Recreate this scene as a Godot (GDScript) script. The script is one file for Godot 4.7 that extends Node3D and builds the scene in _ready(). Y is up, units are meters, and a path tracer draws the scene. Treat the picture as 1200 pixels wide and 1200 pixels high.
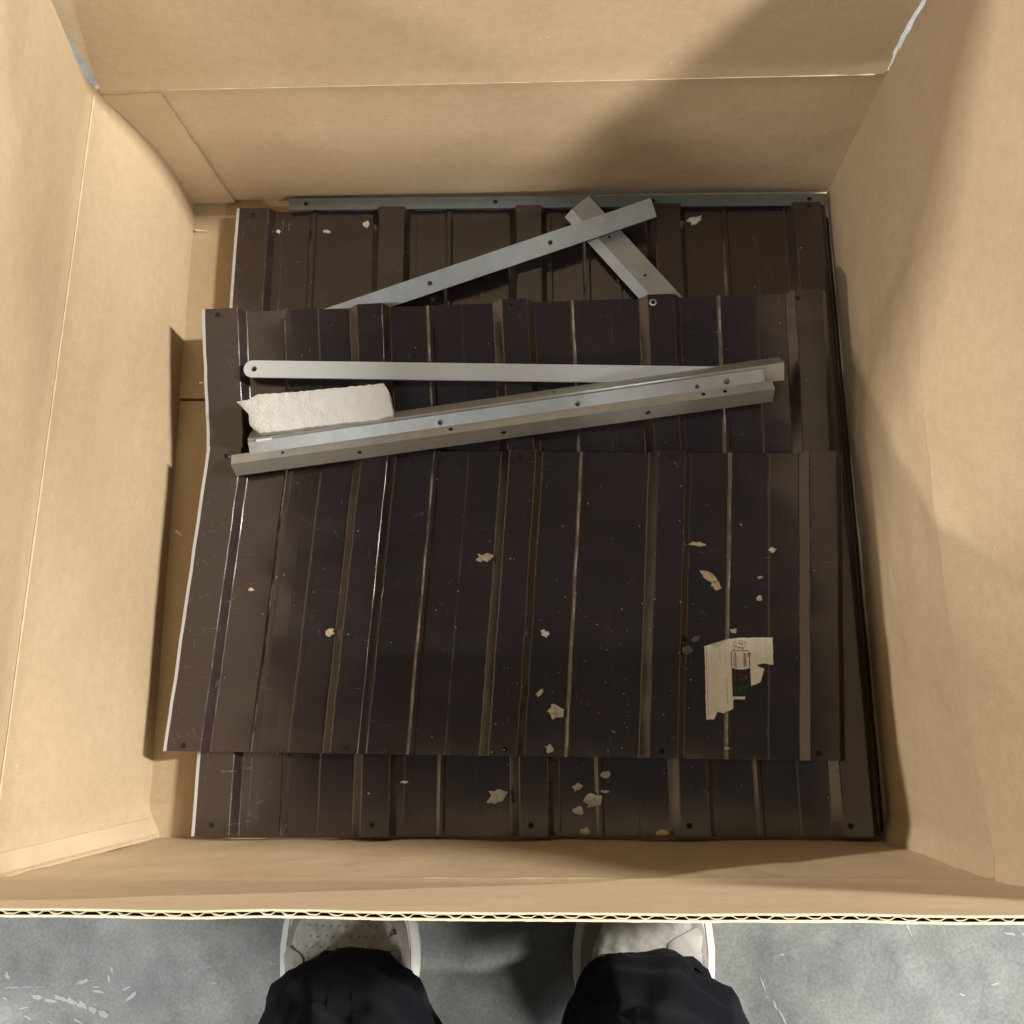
extends Node3D

# ---------------------------------------------------------------- helpers
var M := {}
var used := {}
var panels := []          # [corner array, first offset, width] of laid sheets, topmost first
const PITCH := 0.1615
const RIB := 0.010

func numbered(called: String) -> String:
	if not used.has(called):
		used[called] = 0
		return called
	used[called] += 1
	return "%s_%03d" % [called, used[called]]

func tag(o: Node3D, label: String, category := "", group := "") -> Node3D:
	o.set_meta("label", label)
	if category != "":
		o.set_meta("category", category)
	if group != "":
		o.set_meta("group", group)
	return o

func thing(called: String, label: String, category: String, at := Vector3.ZERO, group := "") -> Node3D:
	var o := Node3D.new()
	o.name = numbered(called)
	add_child(o)
	o.position = at
	tag(o, label, category, group)
	return o

func tool() -> SurfaceTool:
	var st := SurfaceTool.new()
	st.begin(Mesh.PRIMITIVE_TRIANGLES)
	return st

func commit(st: SurfaceTool, called: String, mat: Material, parent: Node = null) -> MeshInstance3D:
	st.generate_normals()
	var o := MeshInstance3D.new()
	o.mesh = st.commit()
	o.material_override = mat
	if parent == null:
		o.name = numbered(called)
		add_child(o)
	else:
		o.name = called
		parent.add_child(o, true)
	return o

func tri(st: SurfaceTool, a: Vector3, b: Vector3, c: Vector3, g := -1, ua := Vector2.ZERO, ub := Vector2.ZERO, uc := Vector2.ZERO) -> void:
	st.set_smooth_group(g)
	st.set_uv(ua); st.add_vertex(a)
	st.set_smooth_group(g)
	st.set_uv(ub); st.add_vertex(b)
	st.set_smooth_group(g)
	st.set_uv(uc); st.add_vertex(c)

func quad(st: SurfaceTool, a: Vector3, b: Vector3, c: Vector3, d: Vector3, g := -1, ua := Vector2.ZERO, ub := Vector2.ZERO, uc := Vector2.ZERO, ud := Vector2.ZERO) -> void:
	tri(st, a, b, c, g, ua, ub, uc)
	tri(st, a, c, d, g, ua, uc, ud)

func box(st: SurfaceTool, lo: Vector3, hi: Vector3) -> void:
	var p := []
	for k in 8:
		p.append(Vector3(hi.x if k & 1 else lo.x, hi.y if k & 2 else lo.y, hi.z if k & 4 else lo.z))
	for f in [[0, 1, 3, 2], [5, 4, 6, 7], [4, 0, 2, 6], [1, 5, 7, 3], [2, 3, 7, 6], [4, 5, 1, 0]]:
		quad(st, p[f[0]], p[f[1]], p[f[2]], p[f[3]])

# a board whose inner face is fn(s, t); the outer face lies `out` behind it
func board(called: String, fn: Callable, ns: int, nt: int, out: Vector3, mat: Material, parent: Node, uv: Vector2, off := Vector2.ZERO) -> MeshInstance3D:
	var st := tool()
	var p := []
	for i in ns + 1:
		var row := []
		for j in nt + 1:
			row.append(fn.call(float(i) / ns, float(j) / nt))
		p.append(row)
	for i in ns:
		for j in nt:
			var u0 := Vector2(float(i) / ns * uv.x, float(j) / nt * uv.y) + off
			var u1 := Vector2(float(i + 1) / ns * uv.x, float(j + 1) / nt * uv.y) + off
			quad(st, p[i][j], p[i + 1][j], p[i + 1][j + 1], p[i][j + 1], 1, u0, Vector2(u1.x, u0.y), u1, Vector2(u0.x, u1.y))
			quad(st, p[i][j] + out, p[i][j + 1] + out, p[i + 1][j + 1] + out, p[i + 1][j] + out, 2, u0, Vector2(u0.x, u1.y), u1, Vector2(u1.x, u0.y))
	for i in ns:
		for j in [0, nt]:
			quad(st, p[i][j], p[i + 1][j], p[i + 1][j] + out, p[i][j] + out, 3 + (1 if j else 0))
	for j in nt:
		for i in [0, ns]:
			quad(st, p[i][j], p[i][j + 1], p[i][j + 1] + out, p[i][j] + out, 5 + (1 if i else 0))
	return commit(st, called, mat, parent)

func lift(poly: Array, amount: float, cell: float, rng: RandomNumberGenerator) -> PackedVector2Array:
	var out := PackedVector2Array()
	for k in poly.size():
		var a: Vector2 = poly[k]
		var b: Vector2 = poly[(k + 1) % poly.size()]
		var n := maxi(1, int(a.distance_to(b) / cell))
		var side := (b - a).orthogonal().normalized()
		for i in n:
			out.append(a.lerp(b, float(i) / n) + (side * rng.randf_range(-amount, amount) if i else Vector2.ZERO))
	return out

# an uneven slab over the outline (x, z); base(x, z) is the height it lies on
func slab(st: SurfaceTool, outline: PackedVector2Array, base: Callable, low: float, high: float, bevel: float, bump: float, cell: float, noise: FastNoiseLite, lo := Vector2.ZERO, span := Vector2.ONE) -> void:
	var pts := PackedVector2Array(outline)
	var n := outline.size()
	var a := outline[0]
	var b := outline[0]
	var mid := Vector2.ZERO
	for p in outline:
		a = a.min(p)
		b = b.max(p)
		mid += p / n
	var inner := Geometry2D.offset_polygon(outline, -maxf(bevel, cell * 0.35))
	var shrunk: PackedVector2Array = inner[0] if inner.size() else PackedVector2Array()
	var x := a.x + cell * 0.5
	while x < b.x:
		var z := a.y + cell * 0.5
		while z < b.y:
			var q := Vector2(x, z) + Vector2(noise.get_noise_2d(x * 9000.0, z * 9000.0), noise.get_noise_2d(z * 9000.0 + 50.0, x * 9000.0)) * cell * 0.3
			if shrunk.size() > 2 and Geometry2D.is_point_in_polygon(q, shrunk):
				pts.append(q)
			z += cell
		x += cell
	if pts.size() == n:
		pts.append(mid)
	var top := PackedVector3Array()
	for k in pts.size():
		var q := pts[k]
		var h: float = base.call(q.x, q.y)
		var t := high - bevel if k < n else high + bump * noise.get_noise_2d(q.x * 1000.0, q.y * 1000.0)
		top.append(Vector3(q.x, h + t, q.y))
	var ix := Geometry2D.triangulate_delaunay(pts)
	for k in range(0, ix.size(), 3):
		var p0 := pts[ix[k]]
		var p1 := pts[ix[k + 1]]
		var p2 := pts[ix[k + 2]]
		if not Geometry2D.is_point_in_polygon((p0 + p1 + p2) / 3.0, outline):
			continue
		if (p1 - p0).cross(p2 - p0) < 0.0:
			var sw := p1
			p1 = p2
			p2 = sw
			var si := ix[k + 1]
			ix[k + 1] = ix[k + 2]
			ix[k + 2] = si
		tri(st, top[ix[k]], top[ix[k + 1]], top[ix[k + 2]], 1, (p0 - lo) / span, (p1 - lo) / span, (p2 - lo) / span)
		var d := Vector3(0, high - low, 0)
		tri(st, top[ix[k]] - d, top[ix[k + 2]] - d, top[ix[k + 1]] - d, 2, (p0 - lo) / span, (p2 - lo) / span, (p1 - lo) / span)
	for k in n:
		var m := (k + 1) % n
		var d := Vector3(0, high - low - bevel * 0.0, 0)
		var uk := (pts[k] - lo) / span
		quad(st, top[k], top[m], top[m] - d, top[k] - d, 3, uk, uk, uk, uk)

func noise_of(sd: int, freq: float, octaves := 3, kind := FastNoiseLite.TYPE_SIMPLEX_SMOOTH) -> FastNoiseLite:
	var n := FastNoiseLite.new()
	n.seed = sd
	n.frequency = freq
	n.noise_type = kind
	n.fractal_octaves = octaves
	return n

# base colour (sRGB 0..255) varied by layers of [noise, amplitude r, g, b, stretch x, stretch y]
func mottled(size: int, base: Vector3, layers: Array) -> Image:
	var maps := []
	for l in layers:
		var n: FastNoiseLite = l[0]
		var sx: int = l[4]
		var sy: int = l[5]
		var im := n.get_seamless_image(size / sx, size / sy, false, false, 0.12, false)
		im.resize(size, size, Image.INTERPOLATE_CUBIC)
		im.convert(Image.FORMAT_L8)
		maps.append(im.get_data())
	var data := PackedByteArray()
	data.resize(size * size * 3)
	for k in size * size:
		var c := base
		for i in layers.size():
			var v: float = maps[i][k] / 127.5 - 1.0
			var l: Array = layers[i]
			if l.size() > 6:
				v = clampf(v * l[6], -1.0, 1.0)
			c += Vector3(l[1], l[2], l[3]) * v
		data[k * 3] = clampi(int(c.x), 0, 255)
		data[k * 3 + 1] = clampi(int(c.y), 0, 255)
		data[k * 3 + 2] = clampi(int(c.z), 0, 255)
	return Image.create_from_data(size, size, false, Image.FORMAT_RGB8, data)

func dab(im: Image, x: int, y: int, c: Color, a: float) -> void:
	if x >= 0 and y >= 0 and x < im.get_width() and y < im.get_height():
		im.set_pixel(x, y, im.get_pixel(x, y).lerp(c, clampf(a, 0.0, 1.0)))

func stroke(im: Image, a: Vector2, b: Vector2, wide: float, c: Color, strength: float, rng: RandomNumberGenerator, rough := 0.5) -> void:
	var n := int(a.distance_to(b)) + 1
	var side := (b - a).normalized().orthogonal()
	for i in n:
		var p := a.lerp(b, float(i) / n)
		if rng.randf() < rough * 0.6:
			continue
		var w := maxf(0.6, wide * rng.randf_range(1.0 - rough, 1.0))
		var k := -w * 0.5
		while k <= w * 0.5:
			var q := p + side * k
			dab(im, int(q.x), int(q.y), c, strength * rng.randf_range(1.0 - rough, 1.0))
			k += 1.0

func textured(im: Image, rough: float, scale: Vector3) -> StandardMaterial3D:
	var m := StandardMaterial3D.new()
	im.generate_mipmaps()
	m.albedo_texture = ImageTexture.create_from_image(im)
	m.roughness = rough
	m.uv1_scale = scale
	return m

func plain(r: float, g: float, b: float, rough: float, metal := 0.0) -> StandardMaterial3D:
	var m := StandardMaterial3D.new()
	m.albedo_color = Color(r, g, b).linear_to_srgb()
	m.roughness = rough
	m.metallic = metal
	return m

func grey_noise(sd: int, freq: float, size: int, lo: float, hi: float, octaves := 3) -> ImageTexture:
	var im := noise_of(sd, freq, octaves).get_seamless_image(size, size, false, false, 0.12, true)
	im.convert(Image.FORMAT_L8)
	var d := im.get_data()
	for k in d.size():
		d[k] = int(lerpf(lo, hi, d[k] / 255.0) * 255.0)
	return ImageTexture.create_from_image(Image.create_from_data(size, size, false, Image.FORMAT_L8, d))

# ---------------------------------------------------------------- materials
func beads() -> Image:
	var im := noise_of(64, 0.06, 2, FastNoiseLite.TYPE_CELLULAR).get_seamless_image(512, 512, false, false, 0.12, true)
	im.convert(Image.FORMAT_L8)
	return im

func washboard() -> ImageTexture:   # uneven board with the flutes just telling through
	var im := noise_of(8, 0.012, 4).get_seamless_image(512, 512, false, false, 0.12, true)
	im.convert(Image.FORMAT_L8)
	var d := im.get_data()
	for y in 512:
		for x in 512:
			var v := d[y * 512 + x] / 255.0
			d[y * 512 + x] = int(clampf(v * 0.86 + 0.07 + 0.025 * sin(TAU * x * 52.0 / 512.0), 0.0, 1.0) * 255.0)
	return ImageTexture.create_from_image(Image.create_from_data(512, 512, false, Image.FORMAT_L8, d))

func make_materials() -> void:
	var rng := RandomNumberGenerator.new()
	rng.seed = 11
	# kraft board: fibres, faint flute bands, smudges
	var kraft := [[noise_of(1, 0.004, 4), 5, 5, 5, 1, 1], [noise_of(2, 0.05, 3), 4, 4, 4, 1, 1], [noise_of(3, 0.09, 2), 2, 2, 2, 2, 1], [noise_of(4, 0.3, 1), 5, 5, 5, 1, 1]]
	var im := mottled(768, Vector3(183, 162, 133), kraft)
	for k in 70:
		var p := Vector2(rng.randf() * 768, rng.randf() * 768)
		stroke(im, p, p + Vector2(rng.randf_range(1, 5), rng.randf_range(-2, 2)), rng.randf_range(1, 2.2), Color8(226, 208, 172), 0.6, rng)
	for k in 64:
		var p := Vector2(rng.randf() * 768, rng.randf() * 768)
		stroke(im, p, p + Vector2(rng.randf_range(-30, 30), rng.randf_range(-30, 30)), 1.0, Color8(212, 190, 154), 0.5, rng, 0.7)
	M.card = textured(im, 0.62, Vector3(1.6, 1.6, 1.6))
	M.card.metallic_specular = 0.35
	M.card.heightmap_enabled = true
	M.card.heightmap_texture = washboard()
	M.card.heightmap_scale = 0.11
	M.pale = textured(mottled(256, Vector3(187, 167, 138), [[noise_of(5, 0.02, 4), 7, 7, 7, 1, 1]]), 0.6, Vector3(4, 4, 4))
	var im2 := mottled(768, Vector3(183, 162, 133), kraft)
	for k in 34:   # long dragged scratches that show the paler pulp
		var p := Vector2(rng.randf() * 768, rng.randf() * 768)
		stroke(im2, p, p + Vector2(rng.randf_range(20, 110), rng.randf_range(-4, 4)), rng.randf_range(0.8, 2.0), Color8(222, 198, 156), 0.45, rng, 0.8)
	for k in 60:
		var p := Vector2(rng.randf() * 768, rng.randf() * 768)
		stroke(im2, p, p + Vector2(rng.randf_range(1, 6), rng.randf_range(-3, 3)), rng.randf_range(1, 3.0), Color8(230, 212, 178), 0.6, rng)
	M.scuffed = textured(im2, 0.58, Vector3(1.6, 1.6, 1.6))
	M.scuffed.metallic_specular = 0.35
	M.scuffed.heightmap_enabled = true
	M.scuffed.heightmap_texture = M.card.heightmap_texture
	M.scuffed.heightmap_scale = 0.11
	M.pulp = plain(0.66, 0.56, 0.40, 0.8)
	M.worn = plain(0.60, 0.48, 0.31, 0.7)
	# brown coil coating with wear along the folds
	for kind in ["paint", "paint_low", "paint_mid"]:
		var pm := mottled(1024, Vector3(44, 34, 34), [[noise_of({"paint": 21, "paint_low": 41, "paint_mid": 43}[kind], 0.005, 4), 4, 4, 4, 1, 1], [noise_of(22, 0.06, 3), 2, 2, 2, 1, 4], [noise_of(23, 0.35, 1), 2, 2, 2, 1, 1]])
		var edge := Color8(142, 138, 142)
		var w := 0.69
		for r in 6:
			var start := 0.009 if kind == "paint_mid" else 0.007
			for off in [0.0, 0.0105, 0.0385, 0.0465, 0.127]:
				var x: float = (r * PITCH + off - 0.0105 + start) / w * 1024.0
				var spot: float = 0.6 if off < 0.05 else 0.15
				if x < 0 or x > 1020:
					continue
				var y := 0.0
				while y < 1024.0:
					var run := rng.randf_range(3, 40)
					if rng.randf() < spot:
						stroke(pm, Vector2(x + rng.randf_range(-1, 1), y), Vector2(x + rng.randf_range(-1, 1), y + run), rng.randf_range(0.6, 2.2), edge, rng.randf_range(0.2, 0.8), rng, 0.7)
					y += run + rng.randf_range(2, 50)
			# the crest of the bead, rubbed down to the zinc along most of its length
			var crest := noise_of(200 + r * 7 + kind.length(), 0.006, 3)
			var bx: float = (r * PITCH + 0.0886 - 0.0105 + start) / w * 1024.0
			if bx < 1016:
				for y in 1024:
					var worn := clampf((0.2 if kind == "paint_low" else 0.62) + 1.2 * crest.get_noise_1d(y), 0.0, 1.0)
					var half := 1.3 + 0.6 * crest.get_noise_1d(y * 9.0 + 500.0)
					for q in range(-3, 4):
						dab(pm, int(bx) + q, y, Color8(172, 170, 164), worn * clampf(half - absf(q) + 0.5, 0.0, 1.0) * rng.randf_range(0.8, 1.0))
		for k in 210:
			var p := Vector2(pow(rng.randf(), 1.5) * 1024, rng.randf() * 1024)
			var ang := rng.randf_range(-0.5, 0.5) + (PI / 2 if rng.randf() < 0.6 else 0.0)
			stroke(pm, p, p + Vector2.from_angle(ang) * rng.randf_range(3, 34), rng.randf_range(0.8, 2.4), edge, rng.randf_range(0.25, 0.8), rng, 0.7)
		for k in 22:   # scribbled rub marks
			var p := Vector2(pow(rng.randf(), 2.0) * 1024, rng.randf() * 1024)
			for i in 6:
				var q := p + Vector2(rng.randf_range(-16, 16), rng.randf_range(-18, 18))
				stroke(pm, p, q, rng.randf_range(0.9, 2.6), edge, rng.randf_range(0.25, 0.75), rng, 0.8)
				p = q
		M[kind] = textured(pm, 1.0, Vector3.ONE)
		M[kind].roughness_texture = grey_noise(31, 0.012, 512, 0.15, 0.27, 4)
		M[kind].metallic_specular = 0.62
		M[kind].clearcoat_enabled = true
		M[kind].clearcoat = 0.55
		M[kind].clearcoat_roughness = 0.13
	M.steel = plain(0.57, 0.585, 0.59, 1.0, 0.72)
	M.steel.roughness_texture = grey_noise(51, 0.02, 512, 0.43, 0.50, 4)
	var sp := mottled(512, Vector3(238, 240, 240), [[noise_of(52, 0.012, 3), 14, 13, 12, 1, 1], [noise_of(53, 0.05, 2, FastNoiseLite.TYPE_CELLULAR), 13, 13, 13, 1, 1]])
	for k in 160:
		var p := Vector2(rng.randf() * 512, rng.randf() * 512)
		stroke(sp, p, p + Vector2(rng.randf_range(-40, 40), rng.randf_range(-8, 8)), rng.randf_range(0.6, 1.6), Color8(180, 180, 178) if rng.randf() < 0.6 else Color8(255, 255, 255), 0.5, rng, 0.7)
	M.steel.albedo_texture = ImageTexture.create_from_image(sp)
	M.steel.uv1_triplanar = true
	M.steel.uv1_scale = Vector3(5, 5, 5)
	M.bar = plain(0.66, 0.72, 0.77, 0.42, 0.4)
	M.edge = plain(0.62, 0.66, 0.70, 0.5, 0.3)
	M.dull = M.steel.duplicate()  # steel darkened in colour, standing for the shaded wall it mirrors
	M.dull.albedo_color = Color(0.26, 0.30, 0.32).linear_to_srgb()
	M.dark = plain(0.006, 0.006, 0.006, 0.9)
	M.foam = textured(mottled(512, Vector3(210, 210, 208), [[noise_of(61, 0.01, 4), 8, 9, 12, 1, 1], [noise_of(62, 0.09, 2, FastNoiseLite.TYPE_CELLULAR), 9, 9, 9, 1, 1]]), 0.85, Vector3(9, 9, 9))
	M.foam.uv1_triplanar = true
	M.foam.heightmap_enabled = true
	M.foam.heightmap_texture = ImageTexture.create_from_image(beads())
	M.foam.heightmap_scale = 0.05
	M.crumb = plain(0.56, 0.46, 0.30, 0.9)
	M.chalk = plain(0.62, 0.61, 0.55, 0.9)
	# concrete
	var cm := mottled(1024, Vector3(112, 115, 115), [[noise_of(71, 0.0035, 5), 9, 9, 9, 1, 1], [noise_of(76, 0.0045, 6), 5, 5, 5, 1, 1, 4.0], [noise_of(77, 0.011, 6), 4, 4, 3, 1, 1, 6.0], [noise_of(72, 0.02, 4), 10, 10, 10, 1, 1], [noise_of(73, 0.2, 2), 13, 13, 13, 1, 1], [noise_of(78, 0.07, 2, FastNoiseLite.TYPE_CELLULAR), 6, 6, 6, 1, 1]])
	for k in 420:
		var p := Vector2(rng.randf() * 1024, rng.randf() * 1024)
		stroke(cm, p, p + Vector2(rng.randf_range(-14, 14), rng.randf_range(-3, 3)), rng.randf_range(0.8, 3.0), Color8(168, 172, 174) if rng.randf() < 0.65 else Color8(74, 76, 75), rng.randf_range(0.2, 0.7), rng, 0.7)
	M.concrete = textured(cm, 0.5, Vector3(1.05, 1.05, 1.05))
	M.concrete.uv1_triplanar = true
	M.concrete.uv1_world_triplanar = true
	M.concrete.roughness_texture = grey_noise(74, 0.01, 512, 0.38, 0.72, 4)
	M.concrete.roughness = 1.0
	M.concrete.heightmap_enabled = true
	M.concrete.heightmap_texture = grey_noise(75, 0.03, 512, 0.0, 1.0, 5)
	M.concrete.heightmap_scale = 0.12
	M.floor_paint = plain(0.29, 0.30, 0.31, 0.6)
	# clothes
	M.cloth = textured(mottled(256, Vector3(21, 23, 33), [[noise_of(81, 0.3, 1), 4, 4, 5, 1, 1], [noise_of(82, 0.02, 3), 3, 3, 4, 1, 1]]), 0.9, Vector3(4, 4, 4))
	M.cloth.metallic_specular = 0.15
	M.cloth.rim_enabled = true
	M.cloth.rim = 0.04
	M.leather = textured(mottled(256, Vector3(158, 157, 153), [[noise_of(83, 0.02, 4), 17, 18, 20, 1, 1], [noise_of(84, 0.2, 2), 4, 4, 4, 1, 1]]), 0.7, Vector3(3, 3, 3))
	M.suede = textured(mottled(256, Vector3(126, 119, 117), [[noise_of(85, 0.03, 4), 9, 9, 9, 1, 1], [noise_of(86, 0.3, 2), 5, 5, 5, 1, 1]]), 0.9, Vector3(3, 3, 3))
	M.sole = plain(0.55, 0.55, 0.52, 0.7)
	M.pore = plain(0.17, 0.165, 0.16, 0.9)

# ---------------------------------------------------------------- light
func lamp(called: String, at: Vector3, long: float, energy: float, tint: Color, along_z := false, wide := 0.2) -> void:  # a lamp out of view; its form and place chosen for its light
	var o := Node3D.new()
	o.name = called
	o.set_meta("kind", "structure")
	o.position = at
	o.rotation.y = 0.0 if along_z else PI / 2
	add_child(o, true)
	var st := tool()
	box(st, Vector3(-wide / 2 - 0.01, 0.03, -long / 2), Vector3(wide / 2 + 0.01, 0.10, long / 2))
	commit(st, "unseen_lamp_housing", plain(0.7, 0.7, 0.7, 0.5), o)
	var glow := StandardMaterial3D.new()
	glow.albedo_color = Color(0.9, 0.9, 0.9)
	glow.emission_enabled = true
	glow.emission = tint
	glow.emission_energy_multiplier = 1.6
	for s in [-wide / 4, wide / 4]:
		var c := MeshInstance3D.new()
		var cy := CylinderMesh.new()
		cy.top_radius = 0.016
		cy.bottom_radius = 0.016
		cy.height = long - 0.06
		c.mesh = cy
		c.rotation.x = PI / 2
		c.position = Vector3(s, 0.006, 0)
		c.material_override = glow
		c.name = "unseen_lamp_tube"
		o.add_child(c, true)
	var a := AreaLight3D.new()
	a.name = "unseen_tube_light"
	a.area_size = Vector2(wide, long)
	a.light_energy = energy
	a.light_color = tint
	a.shadow_enabled = true
	a.area_range = 14.0
	a.rotation.x = -PI / 2
	a.position = Vector3(0, -0.02, 0)
	o.add_child(a, true)

func _ready() -> void:
	# ---------------- camera, air and lamps
	var cam := Camera3D.new()
	cam.name = "camera"
	cam.transform = Transform3D(Basis(Vector3(0.99943, -0.0330, 0.0), Vector3(0.00763, 0.2312, -0.97288), Vector3(0.0321, 0.97234, 0.23133)).orthonormalized(), Vector3(0, 1.1, 0))
	cam.fov = 53.9
	cam.near = 0.02
	cam.far = 60.0
	add_child(cam)
	cam.current = true
	var env := Environment.new()
	env.background_mode = Environment.BG_COLOR
	env.background_color = Color(0.088, 0.086, 0.086).linear_to_srgb()
	env.tonemap_mode = Environment.TONE_MAPPER_LINEAR
	env.tonemap_exposure = 1.0
	env.sdfgi_enabled = true
	env.ssao_enabled = true
	env.ssil_enabled = true
	var we := WorldEnvironment.new()
	we.name = "world_environment"
	we.environment = env
	add_child(we)
	lamp("unseen_ceiling_lamp", Vector3(4.6, 3.6, -0.85), 1.2, 88.0, Color(1.0, 0.985, 0.95))  # unseen, out of view at the right, placed to light the left wall
	lamp("unseen_ceiling_lamp", Vector3(3.5, 3.68, 5.3), 2.4, 110.0, Color(1.0, 0.985, 0.95), true, 0.5)  # unseen, out of view at the right front, placed to light the back wall
	lamp("unseen_ceiling_lamp", Vector3(3.5, 3.9, -5.9), 2.4, 76.0, Color(1.0, 0.985, 0.95), true, 0.8)  # unseen, out of view at the right rear, placed to light the front wall
	lamp("unseen_ceiling_lamp", Vector3(-7.6, 4.8, -4.6), 2.4, 182.0, Color(1.0, 0.985, 0.95), true)  # unseen, out of view at the left rear, lights right and front flaps
	lamp("unseen_ceiling_lamp", Vector3(-5.3, 3.9, 3.7), 1.2, 44.0, Color(1.0, 0.985, 0.95))  # unseen, out of view at the left front, placed to light the right wall
	lamp("unseen_ceiling_lamp", Vector3(-1.6, 4.3, 1.6), 1.2, 5.4, Color(0.97, 0.99, 1.0))  # unseen, out of view overhead, placed to brighten the steel strips and sticker
	make_materials()
	# ---------------- setting
	var g := tool()
	quad(g, Vector3(-8, 0, -10), Vector3(8, 0, -10), Vector3(8, 0, 8), Vector3(-8, 0, 8))
	var ground := commit(g, "concrete_floor", M.concrete)
	ground.set_meta("kind", "structure")
	floor_marks(ground)
	carton()
	sheets()
	strips()
	foam()
	sticker()
	crumbs()
	person()

# ---------------------------------------------------------------- the floor's paint scuffs
func floor_marks(ground: Node3D) -> void:
	var rng := RandomNumberGenerator.new()
	rng.seed = 5
	var nz := noise_of(9, 0.2, 2)
	var flat := func(_x: float, _z: float) -> float: return 0.0
	# [x, z, length, width, angle]
	var marks := [
		[-0.475, 0.2530, 0.062, 0.010, 0.32], [-0.515, 0.2455, 0.030, 0.008, 0.1], [-0.535, 0.2350, 0.042, 0.003, -0.03],
		[-0.476, 0.2290, 0.017, 0.008, -0.3], [-0.447, 0.2180, 0.011, 0.006, 1.4], [-0.449, 0.2262, 0.008, 0.005, 1.3],
		[-0.459, 0.2395, 0.012, 0.006, 0.1], [-0.424, 0.2425, 0.020, 0.009, -0.7], [-0.430, 0.2345, 0.012, 0.005, -0.4],
		[-0.478, 0.2660, 0.013, 0.006, 0.4], [-0.555, 0.2450, 0.008, 0.006, 0.4], [-0.556, 0.2250, 0.009, 0.007, 1.0],
		[-0.530, 0.2640, 0.009, 0.004, 0.5], [-0.462, 0.2335, 0.008, 0.003, 0.1], [-0.505, 0.2685, 0.006, 0.004, 0.5],
		[-0.340, 0.2300, 0.010, 0.003, -0.1], [-0.535, 0.2540, 0.011, 0.004, -0.2], [-0.490, 0.2705, 0.008, 0.004, 0.0],
		[0.3635, 0.1735, 0.016, 0.008, 1.25], [0.490, 0.182, 0.030, 0.007, 0.25], [0.465, 0.178, 0.018, 0.004, 0.15],
		[0.505, 0.190, 0.014, 0.006, -0.7], [0.236, 0.200, 0.005, 0.004, 0.0], [0.445, 0.225, 0.012, 0.003, -0.2],
		[0.216, 0.228, 0.016, 0.004, 1.2], [0.226, 0.246, 0.010, 0.004, 1.2], [0.233, 0.258, 0.014, 0.004, 1.1], [0.412, 0.236, 0.008, 0.004, 0.3],
	]
	for m in marks:
		var o := Vector2(m[0], m[1])
		var d := Vector2.from_angle(m[4])
		var s := d.orthogonal()
		var bits := maxi(1, int(m[2] / 0.011))
		for f in bits:
			var c: Vector2 = o + d * m[2] * ((f + 0.5) / bits - 0.5) + s * m[3] * rng.randf_range(-0.18, 0.18)
			var long: float = m[2] / bits * rng.randf_range(0.8, 1.35)
			var wide: float = m[3] * rng.randf_range(0.35, 0.75)
			var poly := []
			for k in 16:
				var a := TAU * k / 16
				poly.append(c + (d * cos(a) * long * 0.5 + s * sin(a) * wide * 0.5) * rng.randf_range(0.55, 1.15))
			var st := tool()
			slab(st, lift(poly, 0.0004, 0.003, rng), flat, 0.0001, 0.0005 + 0.00005 * f, 0.0002, 0.0001, 0.006, nz)
			commit(st, "paint_mark", M.floor_paint, ground)

# ---------------------------------------------------------------- the cardboard box
const BL := Vector2(-0.421, -0.645)
const BR := Vector2(0.338, -0.645)
const FL := Vector2(-0.416, 0.087)
const FR := Vector2(0.350, 0.087)
const CREASE := 0.24
const TOP := 0.52

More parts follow.
